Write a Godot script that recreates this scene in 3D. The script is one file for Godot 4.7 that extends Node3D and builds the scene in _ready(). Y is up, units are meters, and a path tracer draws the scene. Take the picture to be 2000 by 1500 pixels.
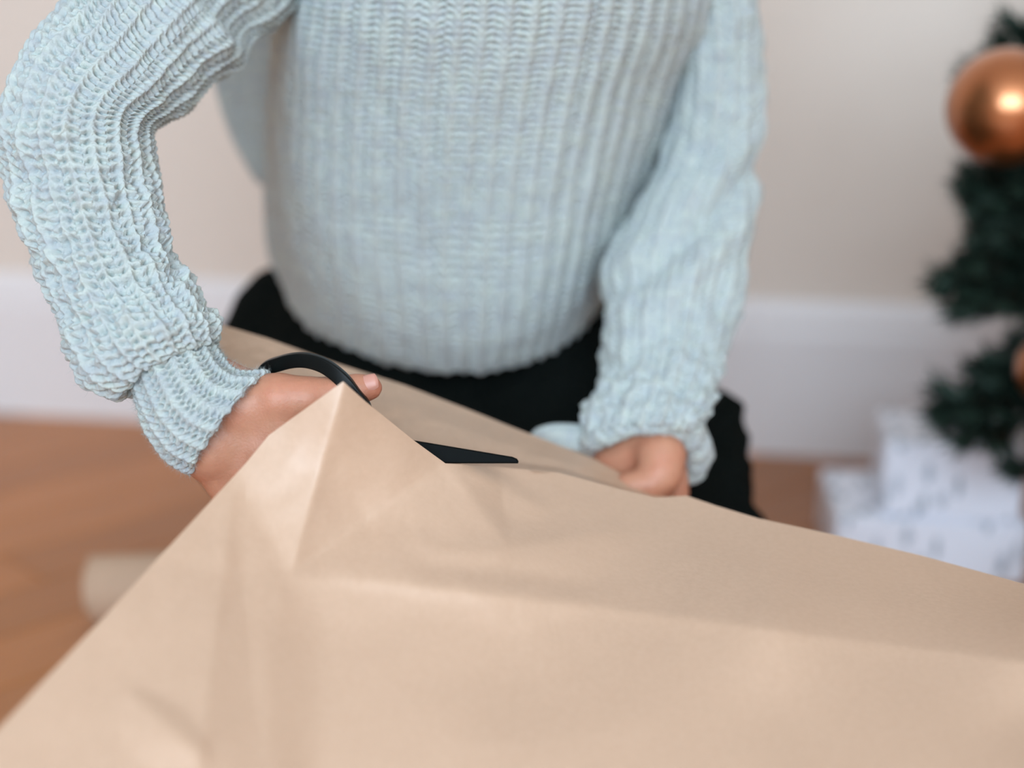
extends Node3D

# ---------------------------------------------------------------- place and lens
const EYE := 0.69            # height of the camera above the floor, metres
const PITCH := 15.1          # degrees below level
const FPX := 2778.0          # focal length in pixels of the 2000 x 1500 frame
const WIN_W := 2.6
const WIN_X := 0.75          # windows, in the room's own axes
const WIN_Y := 1.6
const WIN_H := 1.5
var sp := sin(deg_to_rad(PITCH))
var cp := cos(deg_to_rad(PITCH))
var rng := RandomNumberGenerator.new()
var n_fine := FastNoiseLite.new()
var n_mid := FastNoiseLite.new()
var n_low := FastNoiseLite.new()
var room := Transform3D()
var M := {}

func at(x: float, y: float, d: float) -> Vector3:
	var s: float = (x - 1000.0) / FPX * d
	var u: float = (750.0 - y) / FPX * d
	return Vector3(s, EYE + u * cp - d * sp, -(d * cp + u * sp))

func _ready() -> void:
	rng.seed = 7
	for p in [[n_fine, 900.0, 3], [n_mid, 120.0, 5], [n_low, 22.0, 9]]:
		p[0].seed = p[2]
		p[0].noise_type = FastNoiseLite.TYPE_SIMPLEX_SMOOTH
		p[0].fractal_octaves = 2
		p[0].frequency = p[1]
	setup_camera_and_light()
	materials()
	build_room()
	build_paper()
	build_scissors()
	build_person()
	build_roll()
	build_gifts()
	build_tree()

func setup_camera_and_light() -> void:
	var cam := Camera3D.new()
	cam.name = "camera"
	add_child(cam)
	var ca := CameraAttributesPhysical.new()
	ca.frustum_focal_length = 44.44
	ca.frustum_focus_distance = 0.955
	ca.frustum_near = 0.02
	ca.frustum_far = 60.0
	ca.exposure_aperture = 1.6
	cam.attributes = ca
	cam.fov = rad_to_deg(2.0 * atan(750.0 / FPX))
	cam.position = Vector3(0, EYE, 0)
	cam.rotation_degrees = Vector3(-PITCH, 0, 0)
	var we := WorldEnvironment.new()
	we.name = "environment"
	var env := Environment.new()
	var sky := Sky.new()
	var pm := ProceduralSkyMaterial.new()
	pm.sky_top_color = Color(0.55, 0.68, 0.9)
	pm.sky_horizon_color = Color(0.86, 0.9, 0.95)
	pm.ground_horizon_color = Color(0.6, 0.6, 0.58)
	pm.ground_bottom_color = Color(0.4, 0.4, 0.38)
	sky.sky_material = pm
	env.background_mode = Environment.BG_SKY
	env.sky = sky
	env.tonemap_mode = Environment.TONE_MAPPER_LINEAR
	env.tonemap_exposure = 0.98
	env.sdfgi_enabled = true
	env.ssao_enabled = true
	env.ssil_enabled = true
	we.environment = env
	add_child(we)
	room = Transform3D(Basis(Vector3.UP, deg_to_rad(-10.2)), Vector3(-0.16, 0, -2.255))
	# daylight through the wide window behind the camera
	area("daylight", Vector3(WIN_X, WIN_Y, 4.52), Vector3(0, 0, 1), Vector2(WIN_W, WIN_H), 15.5, Color(0.85, 0.935, 1.0))

func area(called: String, where: Vector3, back: Vector3, size: Vector2, energy: float, c: Color) -> void:
	var l := AreaLight3D.new()
	l.name = called
	l.area_size = size
	l.light_energy = energy
	l.light_color = c
	l.area_range = 12.0
	l.area_attenuation = 2.0
	l.shadow_enabled = true
	add_child(l)
	var z := (room.basis * back).normalized()
	l.transform = Transform3D(Basis(Vector3.UP.cross(z), Vector3.UP, z), room * where)

# ---------------------------------------------------------------- helpers
func mat(c: Color, rough := 0.8, metal := 0.0) -> StandardMaterial3D:
	var m := StandardMaterial3D.new()
	m.albedo_color = c.linear_to_srgb()
	m.roughness = rough
	m.metallic = metal
	m.cull_mode = BaseMaterial3D.CULL_DISABLED
	return m

func noise_tex(freq: float, seed_: int, octaves := 4, size := 512) -> NoiseTexture2D:
	var n := FastNoiseLite.new()
	n.seed = seed_
	n.frequency = freq
	n.fractal_octaves = octaves
	var t := NoiseTexture2D.new()
	t.width = size
	t.height = size
	t.seamless = true
	t.noise = n
	return t

func ramp_tex(freq: float, seed_: int, a: Color, b: Color, octaves := 4) -> NoiseTexture2D:
	var t := noise_tex(freq, seed_, octaves)
	var g := Gradient.new()
	g.set_color(0, a.linear_to_srgb())
	g.set_color(1, b.linear_to_srgb())
	t.color_ramp = g
	return t

func tri(m: StandardMaterial3D, per_metre: float) -> void:
	m.uv1_triplanar = true
	m.uv1_scale = Vector3.ONE * per_metre

func materials() -> void:
	var yarn := mat(Color.WHITE, 0.95)
	yarn.vertex_color_use_as_albedo = true
	yarn.rim_enabled = true
	yarn.rim = 0.35
	yarn.rim_tint = 0.5
	yarn.heightmap_enabled = true
	yarn.heightmap_texture = noise_tex(0.03, 21, 4)
	yarn.heightmap_scale = 0.07
	tri(yarn, 18.0)
	M.yarn = yarn
	M.fibre = mat(Color.WHITE, 0.9)
	M.fibre.vertex_color_use_as_albedo = true
	var skin := mat(Color.WHITE, 0.5)
	skin.vertex_color_use_as_albedo = true
	skin.subsurf_scatter_enabled = true
	skin.subsurf_scatter_strength = 0.12
	skin.heightmap_enabled = true
	skin.heightmap_texture = noise_tex(0.05, 5, 4)
	skin.heightmap_scale = 0.02
	tri(skin, 14.0)
	M.skin = skin
	M.nail = mat(Color(0.56, 0.27, 0.21), 0.42)
	M.hair = mat(Color(0.05, 0.03, 0.02), 0.5)
	var cloth := mat(Color(0.0045, 0.006, 0.0055), 1.0)
	cloth.metallic_specular = 0.15
	cloth.heightmap_enabled = true
	cloth.heightmap_texture = noise_tex(0.02, 8, 5)
	cloth.heightmap_scale = 0.3
	tri(cloth, 5.0)
	M.cloth = cloth
	var paper := mat(Color.WHITE, 0.52)
	paper.metallic_specular = 0.66
	paper.albedo_texture = ramp_tex(0.05, 31, Color(0.53, 0.358, 0.246), Color(0.58, 0.402, 0.284), 5)
	paper.heightmap_enabled = true
	paper.heightmap_texture = noise_tex(0.08, 32, 5)
	paper.heightmap_scale = 0.006
	tri(paper, 6.0)
	M.paper = paper
	var kraft := paper.duplicate()
	kraft.metallic_specular = 0.3
	kraft.roughness = 0.7
	M.kraft = kraft
	M.steel = mat(Color(0.003, 0.004, 0.004), 0.36)
	M.steel.metallic_specular = 0.11
	M.rubber = mat(Color(0.004, 0.0055, 0.0055), 0.34)
	M.rubber.metallic_specular = 0.26
	var wall := mat(Color(0.79, 0.69, 0.61), 0.85)
	wall.heightmap_enabled = true
	wall.heightmap_texture = noise_tex(0.06, 41, 4)
	wall.heightmap_scale = 0.03
	tri(wall, 2.0)
	M.wall = wall
	M.white = mat(Color(0.83, 0.795, 0.80), 0.5)
	M.ceiling = mat(Color(0.90, 0.89, 0.87), 0.9)
	M.copper = mat(Color(0.46, 0.165, 0.055), 0.28, 0.9)
	M.copper.clearcoat_enabled = true
	M.copper.clearcoat = 1.0
	M.copper.clearcoat_roughness = 0.24
	M.gold = mat(Color(0.7, 0.5, 0.25), 0.3, 1.0)
	M.stem = mat(Color(0.05, 0.035, 0.02), 0.9)
	M.needle = mat(Color(0.010, 0.030, 0.018), 0.7)
	var g := mat(Color(0.9, 0.95, 1.0, 0.06), 0.02)
	g.transparency = BaseMaterial3D.TRANSPARENCY_ALPHA
	M.glass = g

func tag(o: Node, label := "", category := "", group := "", kind := "") -> void:
	for p in [["label", label], ["category", category], ["group", group], ["kind", kind]]:
		if p[1] != "":
			o.set_meta(p[0], p[1])

var used := {}
func numbered(called: String) -> String:
	var n: int = used.get(called, 0)
	used[called] = n + 1
	return called if n == 0 else "%s_%03d" % [called, n]

func thing(called: String, where: Vector3, label := "", category := "", group := "", kind := "") -> Node3D:
	var o := Node3D.new()
	o.name = numbered(called)
	add_child(o)
	o.position = where
	tag(o, label, category, group, kind)
	return o

# puts a mesh whose vertices are in scene coordinates under a parent, named
func put(called: String, mesh: Mesh, m: Material, parent: Node3D, label := "", kind := "") -> MeshInstance3D:
	var o := MeshInstance3D.new()
	o.name = called
	o.mesh = mesh
	o.material_override = m
	parent.add_child(o, true)
	if parent != self:
		o.transform = world_of(parent).affine_inverse()
	tag(o, label, "", "", kind)
	return o

func world_of(n: Node3D) -> Transform3D:
	var t := Transform3D()
	var c: Node = n
	while c is Node3D and c != self:
		t = (c as Node3D).transform * t
		c = c.get_parent()
	return t

func arrays(v: PackedVector3Array, n: PackedVector3Array, idx: PackedInt32Array, c := PackedColorArray(), uv := PackedVector2Array()) -> ArrayMesh:
	var a := []
	a.resize(Mesh.ARRAY_MAX)
	a[Mesh.ARRAY_VERTEX] = v
	a[Mesh.ARRAY_NORMAL] = n
	a[Mesh.ARRAY_INDEX] = idx
	if c.size():
		a[Mesh.ARRAY_COLOR] = c
	if uv.size():
		a[Mesh.ARRAY_TEX_UV] = uv
	var m := ArrayMesh.new()
	m.add_surface_from_arrays(Mesh.PRIMITIVE_TRIANGLES, a)
	return m

# chamfered box in its own axes, placed by t
func box(st: SurfaceTool, t: Transform3D, size: Vector3, ch := 0.004) -> void:
	var h := size * 0.5
	ch = minf(ch, minf(h.x, minf(h.y, h.z)) * 0.6)
	var pts := PackedVector3Array()
	for sx in [-1.0, 1.0]:
		for sy in [-1.0, 1.0]:
			for sz in [-1.0, 1.0]:
				pts.append(Vector3(sx * (h.x - ch), sy * (h.y - ch), sz * h.z))
				pts.append(Vector3(sx * (h.x - ch), sy * h.y, sz * (h.z - ch)))
				pts.append(Vector3(sx * h.x, sy * (h.y - ch), sz * (h.z - ch)))
	var id := func(x: int, y: int, z: int, k: int) -> int: return (x * 4 + y * 2 + z) * 3 + k
	var quads := []
	for s in 2:
		quads.append([id.call(0, 0, s, 0), id.call(1, 0, s, 0), id.call(1, 1, s, 0), id.call(0, 1, s, 0)])
		quads.append([id.call(0, s, 0, 1), id.call(1, s, 0, 1), id.call(1, s, 1, 1), id.call(0, s, 1, 1)])
		quads.append([id.call(s, 0, 0, 2), id.call(s, 1, 0, 2), id.call(s, 1, 1, 2), id.call(s, 0, 1, 2)])
	for a in 2:
		for b in 2:
			quads.append([id.call(0, a, b, 0), id.call(1, a, b, 0), id.call(1, a, b, 1), id.call(0, a, b, 1)])
			quads.append([id.call(a, 0, b, 0), id.call(a, 1, b, 0), id.call(a, 1, b, 2), id.call(a, 0, b, 2)])
			quads.append([id.call(a, b, 0, 1), id.call(a, b, 1, 1), id.call(a, b, 1, 2), id.call(a, b, 0, 2)])
	for q in quads:
		facet(st, t, [pts[q[0]], pts[q[1]], pts[q[2]], pts[q[3]]])
	for x in 2:
		for y in 2:
			for z in 2:
				var k: int = id.call(x, y, z, 0)
				facet(st, t, [pts[k], pts[k + 1], pts[k + 2]])

# flat polygon of a convex body round the origin: turned outwards, clockwise
func facet(st: SurfaceTool, t: Transform3D, p: Array) -> void:
	var nrm: Vector3 = (p[1] - p[0]).cross(p[2] - p[0]).normalized()
	var c := Vector3.ZERO
	for q in p:
		c += q
	if nrm.dot(c) < 0:
		nrm = -nrm
	else:
		p.reverse()
	nrm = (t.basis * nrm).normalized()
	for k in range(1, p.size() - 1):
		for q in [p[0], p[k], p[k + 1]]:
			st.set_normal(nrm)
			st.add_vertex(t * q)

# turns every triangle so that its front (clockwise) agrees with its normals
func tidy(m: ArrayMesh) -> ArrayMesh:
	var a := m.surface_get_arrays(0)
	var v: PackedVector3Array = a[Mesh.ARRAY_VERTEX]
	var n: PackedVector3Array = a[Mesh.ARRAY_NORMAL]
	var idx := PackedInt32Array(range(v.size()))
	if a[Mesh.ARRAY_INDEX] != null:
		idx = a[Mesh.ARRAY_INDEX]
	for k in range(0, idx.size(), 3):
		var p := idx[k]
		var q := idx[k + 1]
		var r := idx[k + 2]
		if (v[r] - v[p]).cross(v[q] - v[p]).dot(n[p] + n[q] + n[r]) < 0.0:
			idx[k + 1] = r
			idx[k + 2] = q
	a[Mesh.ARRAY_INDEX] = idx
	var out := ArrayMesh.new()
	out.add_surface_from_arrays(Mesh.PRIMITIVE_TRIANGLES, a)
	return out

func new_st() -> SurfaceTool:
	var st := SurfaceTool.new()
	st.begin(Mesh.PRIMITIVE_TRIANGLES)
	return st

func boxes(list: Array, ch := 0.004) -> ArrayMesh:
	var st := new_st()
	for b in list:
		box(st, b[0], b[1], ch)
	return tidy(st.commit())

# outline (scene points, in order) pushed along d: prism with flat sides
func prism(st: SurfaceTool, outline: PackedVector2Array, t: Transform3D, h: float) -> void:
	var tri_ := Geometry2D.triangulate_polygon(outline)
	var n := outline.size()
	var turn := 0.0
	for i in n:
		turn += outline[i].cross(outline[(i + 1) % n])
	for s in [0.0, h]:
		var nn := (t.basis * Vector3(0, 0, 1 if s > 0 else -1)).normalized()
		for k in range(0, tri_.size(), 3):
			for j in [0, 1, 2]:
				st.set_normal(nn)
				var p := outline[tri_[k + j]]
				st.add_vertex(t * Vector3(p.x, p.y, s))
	for i in n:
		var a := outline[i]
		var b := outline[(i + 1) % n]
		var e := b - a
		var nn := (t.basis * Vector3(e.y, -e.x, 0)).normalized()
		if turn < 0.0:
			nn = -nn
		for q in [Vector3(a.x, a.y, 0), Vector3(b.x, b.y, 0), Vector3(b.x, b.y, h), Vector3(a.x, a.y, 0), Vector3(b.x, b.y, h), Vector3(a.x, a.y, h)]:
			st.set_normal(nn)
			st.add_vertex(t * q)

func cat(a: Vector3, b: Vector3, c: Vector3, d: Vector3, t: float) -> Vector3:
	return b.cubic_interpolate(c, a, d, t)

# a profile (2D points) swept along a path, closed or open
func sweep(path: Array, prof: PackedVector2Array, closed: bool, up: Vector3, steps := 8, taper := PackedFloat32Array()) -> ArrayMesh:
	var pts := PackedVector3Array()
	var sc := PackedFloat32Array()
	var n := path.size()
	var segs := n if closed else n - 1
	for i in segs:
		for s in steps:
			var t := float(s) / steps
			if closed:
				pts.append(cat(path[(i + n - 1) % n], path[i], path[(i + 1) % n], path[(i + 2) % n], t))
			else:
				pts.append(cat(path[maxi(i - 1, 0)], path[i], path[i + 1], path[mini(i + 2, n - 1)], t))
			sc.append(1.0 if taper.is_empty() else lerpf(taper[i], taper[(i + 1) % n], t))
	if not closed:
		pts.append(path[n - 1])
		sc.append(1.0 if taper.is_empty() else taper[n - 1])
	var m := pts.size()
	var k := prof.size()
	var v := PackedVector3Array()
	for i in m:
		var a := pts[(i + m - 1) % m] if closed or i > 0 else pts[i]
		var b := pts[(i + 1) % m] if closed or i < m - 1 else pts[i]
		var d := (b - a).normalized()
		var x := d.cross(up).normalized()
		var y := x.cross(d).normalized()
		for p in prof:
			v.append(pts[i] + (x * p.x + y * p.y) * sc[i])
	var idx := PackedInt32Array()
	for i in (m if closed else m - 1):
		for j in k:
			var a := i * k + j
			var b := i * k + (j + 1) % k
			var c := ((i + 1) % m) * k + j
			var e := ((i + 1) % m) * k + (j + 1) % k
			idx.append_array(PackedInt32Array([a, b, c, b, e, c]))
	if not closed:
		for end in [0, m - 1]:
			for j in range(1, k - 1):
				idx.append_array(PackedInt32Array([end * k, end * k + j, end * k + j + 1]))
	return smooth_mesh(v, idx)

func smooth_mesh(v: PackedVector3Array, idx: PackedInt32Array, c := PackedColorArray()) -> ArrayMesh:
	var nn := PackedVector3Array()
	nn.resize(v.size())
	for k in range(0, idx.size(), 3):
		var a := idx[k]
		var b := idx[k + 1]
		var d := idx[k + 2]
		var f := (v[d] - v[a]).cross(v[b] - v[a])
		nn[a] += f
		nn[b] += f
		nn[d] += f
	for k in nn.size():
		nn[k] = nn[k].normalized()
	return arrays(v, nn, idx, c)

func round_profile(w: float, h: float, n := 12, p := 2.6) -> PackedVector2Array:
	var out := PackedVector2Array()
	for k in n:
		var a := TAU * k / n
		out.append(Vector2(signf(cos(a)) * pow(absf(cos(a)), 2.0 / p) * w, signf(sin(a)) * pow(absf(sin(a)), 2.0 / p) * h))
	return out

func lathe(prof: PackedVector2Array, n: int, t: Transform3D) -> ArrayMesh:
	var v := PackedVector3Array()
	var idx := PackedInt32Array()
	for p in prof:
		for j in n:
			v.append(t * Vector3(p.x * cos(TAU * j / n), p.y, p.x * sin(TAU * j / n)))
	for i in prof.size() - 1:
		for j in n:
			var a := i * n + j
			var b := i * n + (j + 1) % n
			idx.append_array(PackedInt32Array([a, b, a + n, b, b + n, a + n]))
	return smooth_mesh(v, idx)

# ---------------------------------------------------------------- bodies: capsules joined by a smooth minimum, meshed as surface nets
func blob(bones: Array, cell: float, k: float, v: PackedVector3Array, idx: PackedInt32Array) -> void:
	var lo := Vector3.INF
	var hi := -Vector3.INF
	var reach := 3.0 / k
	for b in bones:
		var r: float = maxf(b[2], b[3]) + reach + cell * 2.0
		for e in [b[0], b[1]]:
			lo = lo.min(e - Vector3.ONE * r)
			hi = hi.max(e + Vector3.ONE * r)
	var nx := int((hi.x - lo.x) / cell) + 2
	var ny := int((hi.y - lo.y) / cell) + 2
	var nz := int((hi.z - lo.z) / cell) + 2
	var f := PackedFloat32Array()
	f.resize(nx * ny * nz)
	for b in bones:
		var a: Vector3 = b[0]
		var ba: Vector3 = b[1] - a
		var r0: float = b[2]
		var r1: float = b[3]
		var l2 := maxf(ba.length_squared(), 1e-9)
		var r := maxf(r0, r1) + reach
		var p0: Vector3 = (a.min(b[1]) - Vector3.ONE * r - lo) / cell
		var p1: Vector3 = (a.max(b[1]) + Vector3.ONE * r - lo) / cell
		for z in range(maxi(0, int(p0.z)), mini(nz, int(p1.z) + 2)):
			for y in range(maxi(0, int(p0.y)), mini(ny, int(p1.y) + 2)):
				var row := (z * ny + y) * nx
				for x in range(maxi(0, int(p0.x)), mini(nx, int(p1.x) + 2)):
					var q := lo + Vector3(x, y, z) * cell - a
					var t := clampf(q.dot(ba) / l2, 0.0, 1.0)
					var d := (q - ba * t).length() - (r0 + (r1 - r0) * t)
					if d < reach:
						f[row + x] += exp(minf(-d * k, 20.0))
	for i in f.size():
		f[i] = -log(f[i]) if f[i] > 0.0001 else 9.0
	var at_cell := PackedInt32Array()
	at_cell.resize(f.size())
	at_cell.fill(-1)
	var corner := [0, 1, nx, nx + 1, nx * ny, nx * ny + 1, nx * ny + nx, nx * ny + nx + 1]
	var cpos := [Vector3(0, 0, 0), Vector3(1, 0, 0), Vector3(0, 1, 0), Vector3(1, 1, 0), Vector3(0, 0, 1), Vector3(1, 0, 1), Vector3(0, 1, 1), Vector3(1, 1, 1)]
	var edges := [[0, 1], [2, 3], [4, 5], [6, 7], [0, 2], [1, 3], [4, 6], [5, 7], [0, 4], [1, 5], [2, 6], [3, 7]]
	for z in nz - 1:
		for y in ny - 1:
			for x in nx - 1:
				var o := (z * ny + y) * nx + x
				var inside := 0
				for c in corner:
					if f[o + c] < 0.0:
						inside += 1
				if inside == 0 or inside == 8:
					continue
				var sum := Vector3.ZERO
				var cnt := 0
				for e in edges:
					var fa := f[o + corner[e[0]]]
					var fb := f[o + corner[e[1]]]
					if (fa < 0.0) != (fb < 0.0):
						sum += cpos[e[0]].lerp(cpos[e[1]], fa / (fa - fb))
						cnt += 1
				at_cell[o] = v.size()
				v.append(lo + (Vector3(x, y, z) + sum / cnt) * cell)
	var step := [1, nx, nx * ny]
	for z in range(1, nz - 1):
		for y in range(1, ny - 1):
			for x in range(1, nx - 1):
				var o := (z * ny + y) * nx + x
				var s := f[o] < 0.0
				for ax in 3:
					if s == (f[o + step[ax]] < 0.0):
						continue
					var u: int = step[(ax + 1) % 3]
					var w: int = step[(ax + 2) % 3]
					var q := [at_cell[o - u - w], at_cell[o - w], at_cell[o], at_cell[o - u]]
					if q.min() < 0:
						continue
					if s:
						q.reverse()
					idx.append_array(PackedInt32Array([q[0], q[1], q[2], q[0], q[2], q[3]]))

# ---------------------------------------------------------------- knitted tubes
func resample(loop: Array, n: int, even := true) -> PackedVector3Array:
	var fine := PackedVector3Array()
	var m := loop.size()
	if not even:
		for k in n:
			var q := float(k) * m / n
			var i := int(q)
			fine.append(cat(loop[(i + m - 1) % m], loop[i], loop[(i + 1) % m], loop[(i + 2) % m], q - i))
		return fine
	for i in m:
		for s in 16:
			fine.append(cat(loop[(i + m - 1) % m], loop[i], loop[(i + 1) % m], loop[(i + 2) % m], s / 16.0))
	var total := 0.0
	var cum := PackedFloat32Array([0.0])
	for i in fine.size():
		total += fine[i].distance_to(fine[(i + 1) % fine.size()])
		cum.append(total)
	var out := PackedVector3Array()
	var j := 0
	for k in n:
		var want := total * k / n
		while cum[j + 1] < want:
			j += 1
		out.append(fine[j].lerp(fine[(j + 1) % fine.size()], (want - cum[j]) / maxf(cum[j + 1] - cum[j], 1e-9)))
	return out

# loops: closed rings of scene points from one end of the tube to the other.
# o: ribs, row (metres a stitch), amp (metres), fold (Callable(u, v, p) -> metres), c (base colour), ladder, seed
func knit(loops: Array, nu: int, nv: int, o: Dictionary) -> ArrayMesh:
	var rings := []
	for l in loops:
		rings.append(resample(l, nu, o.get("even", true)))
	var cum := PackedFloat32Array([0.0])
	for i in rings.size() - 1:
		var d := 0.0
		for j in range(0, nu, 8):
			d += rings[i][j].distance_to(rings[i + 1][j])
		cum.append(cum[i] + d / ceilf(nu / 8.0))
	var total := cum[cum.size() - 1]
	var base := PackedVector3Array()
	base.resize(nu * nv)
	var seg := 0
	var last := rings.size() - 1
	for i in nv:
		var want := total * i / (nv - 1.0)
		while seg < last - 1 and cum[seg + 1] < want:
			seg += 1
		var t := clampf((want - cum[seg]) / (cum[seg + 1] - cum[seg]), 0.0, 1.0)
		var r0: PackedVector3Array = rings[maxi(seg - 1, 0)]
		var r1: PackedVector3Array = rings[seg]
		var r2: PackedVector3Array = rings[seg + 1]
		var r3: PackedVector3Array = rings[mini(seg + 2, last)]
		for j in nu:
			base[i * nu + j] = r1[j].cubic_interpolate(r2[j], r0[j], r3[j], t)
	var mid := Vector3.ZERO
	var mi := nv / 2
	for j in nu:
		mid += base[mi * nu + j]
	mid /= nu
	var n0 := (base[mi * nu + 1] - base[mi * nu + nu - 1]).cross(base[(mi + 1) * nu] - base[(mi - 1) * nu])
	var sgn := 1.0 if n0.dot(base[mi * nu] - mid) > 0 else -1.0
	var ribs: int = o.ribs
	var amp: float = o.amp
	var row: float = o.row
	var wid: float = o.get("width", 0.16)
	var fold = o.get("fold")
	var col: Color = o.get("c", Color(0.5, 0.6, 0.63))
	var v := PackedVector3Array()
	v.resize(nu * nv)
	var colors := PackedColorArray()
	colors.resize(nu * nv)
	var jig := PackedFloat32Array()
	for k in 4096:
		jig.append(rng.randf())
	for i in nv:
		var vv := i / (nv - 1.0)
		var up_ := maxi(i - 1, 0) * nu
		var dn := mini(i + 1, nv - 1) * nu
		var b0 := total * vv / row
		for j in nu:
			var at_ := i * nu + j
			var p := base[at_]
			var nrm := (base[i * nu + (j + 1) % nu] - base[i * nu + (j + nu - 1) % nu]).cross(base[dn + j] - base[up_ + j]).normalized() * sgn
			var u := float(j) / nu
			var nm := n_mid.get_noise_3dv(p)
			var a := u * ribs + 0.06 * nm
			var ia := int(floorf(a))
			var fa := a - ia - 0.5
			var ab := absf(fa)
			var b := b0 + jig[(ia * 37) & 4095] + 0.13 * nm
			var ib := int(floorf(b + 0.5))
			var hsh := jig[(ia * 131 + ib * 17) & 4095]
			var ridge := exp(-pow(fa / wid, 2.0))
			var chain := pow(absf(sin(PI * (b - ab * 2.2))), 0.7)
			var fb := (0.5 - ab) * 2.0
			var rung := pow(absf(sin(PI * (b + 0.30 * fb * (0.75 + 0.5 * hsh)))), 0.75)
			var hole := exp(-pow((ab - wid * 1.75) / 0.08, 2.0)) * (1.0 - rung)
			var h := ridge * (0.60 + 0.30 * chain) + (1.0 - ridge) * (0.0 + (0.48 + 0.18 * hsh) * rung) - hole * (0.3 + 0.5 * hsh)
			h += 0.06 * n_fine.get_noise_3dv(p)
			var off := amp * (h - 0.4) + 0.0025 * n_low.get_noise_3dv(p)
			if fold != null:
				off += fold.call(u, vv, p)
			v[at_] = p + nrm * off
			var tone := 1.0 + 0.10 * nm + 0.12 * (hsh - 0.5)
			colors[at_] = Color(col.r * tone, col.g * tone, col.b * (0.5 + 0.5 * tone))
	var nn := PackedVector3Array()
	nn.resize(nu * nv)
	for i in nv:
		var up_ := maxi(i - 1, 0) * nu
		var dn := mini(i + 1, nv - 1) * nu
		for j in nu:
			nn[i * nu + j] = (v[i * nu + (j + 1) % nu] - v[i * nu + (j + nu - 1) % nu]).cross(v[dn + j] - v[up_ + j]).normalized() * sgn
	var idx := PackedInt32Array()
	idx.resize((nv - 1) * nu * 6)
	var w := 0
	for i in nv - 1:
		for j in nu:
			var a := i * nu + j
			var b := i * nu + (j + 1) % nu
			var c := a + nu
			var d := b + nu
			if sgn > 0:
				idx[w] = a; idx[w + 1] = c; idx[w + 2] = b; idx[w + 3] = b; idx[w + 4] = c; idx[w + 5] = d
			else:
				idx[w] = a; idx[w + 1] = b; idx[w + 2] = c; idx[w + 3] = b; idx[w + 4] = d; idx[w + 5] = c
			w += 6
	return arrays(v, nn, idx, colors)

# short mohair fibres standing out of a knitted mesh
func fuzz(sources: Array, count: int) -> ArrayMesh:
	var v := PackedVector3Array()
	var nn := PackedVector3Array()
	var idx := PackedInt32Array()
	var cc := PackedColorArray()
	for m in sources:
		var a: Array = m.surface_get_arrays(0)
		var pv: PackedVector3Array = a[Mesh.ARRAY_VERTEX]
		var pn: PackedVector3Array = a[Mesh.ARRAY_NORMAL]
		var pc: PackedColorArray = a[Mesh.ARRAY_COLOR]
		for k in count:
			var q := rng.randi() % pv.size()
			var n := pn[q]
			var t := n.cross(Vector3(rng.randf() - 0.5, rng.randf() - 0.5, rng.randf() - 0.5)).normalized()
			var len_ := rng.randf_range(0.0025, 0.007)
			var bend := rng.randf_range(-1.0, 1.0)
			var side := n.cross(t)
			var p := pv[q] - n * 0.0005
			var d := (n * rng.randf_range(0.35, 1.0) + t).normalized()
			var first := v.size()
			for s in 5:
				var w := 0.00006 * (1.0 - s * 0.2)
				v.append(p + side * w)
				v.append(p - side * w)
				nn.append(n)
				nn.append(n)
				cc.append(pc[q] * 1.1)
				cc.append(pc[q] * 1.1)
				p += d * len_ / 4.0
				d = (d + side * bend * 0.35 - n * 0.12).normalized()
			for s in 4:
				var f := first + s * 2
				idx.append_array(PackedInt32Array([f, f + 2, f + 1, f + 1, f + 2, f + 3]))
	return arrays(v, nn, idx, cc)

# ring of a limb: centre, direction of its width (degrees, 0 = to the right, 90 = up), half width in pixels there, half depth in metres
func ring(x: float, y: float, d: float, ang: float, hw: float, rd: float, lean := 0.0) -> Array:
	var c := at(x, y, d)
	var up := Vector3(0, cp, -sp)
	var fw := Vector3(0, -sp, -cp)
	var a := deg_to_rad(ang)
	var side := Vector3.RIGHT * cos(a) + up * sin(a)
	var along := Vector3.RIGHT * sin(a) - up * cos(a)
	var back := (fw + along * lean).normalized()
	var out := []
	for k in 8:
		var q := TAU * k / 8.0
		out.append(c + side * (cos(q) * hw * d / FPX) + back * (sin(q) * rd))
	return out

func px_loop(list: Array) -> Array:
	var out := []
	for p in list:
		out.append(at(p[0], p[1], p[2]))
	return out

# ---------------------------------------------------------------- the room
func room_part(called: String, mesh: Mesh, m: Material) -> MeshInstance3D:
	var o := put(called, mesh, m, self, "", "structure")
	o.transform = room
	return o

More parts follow.
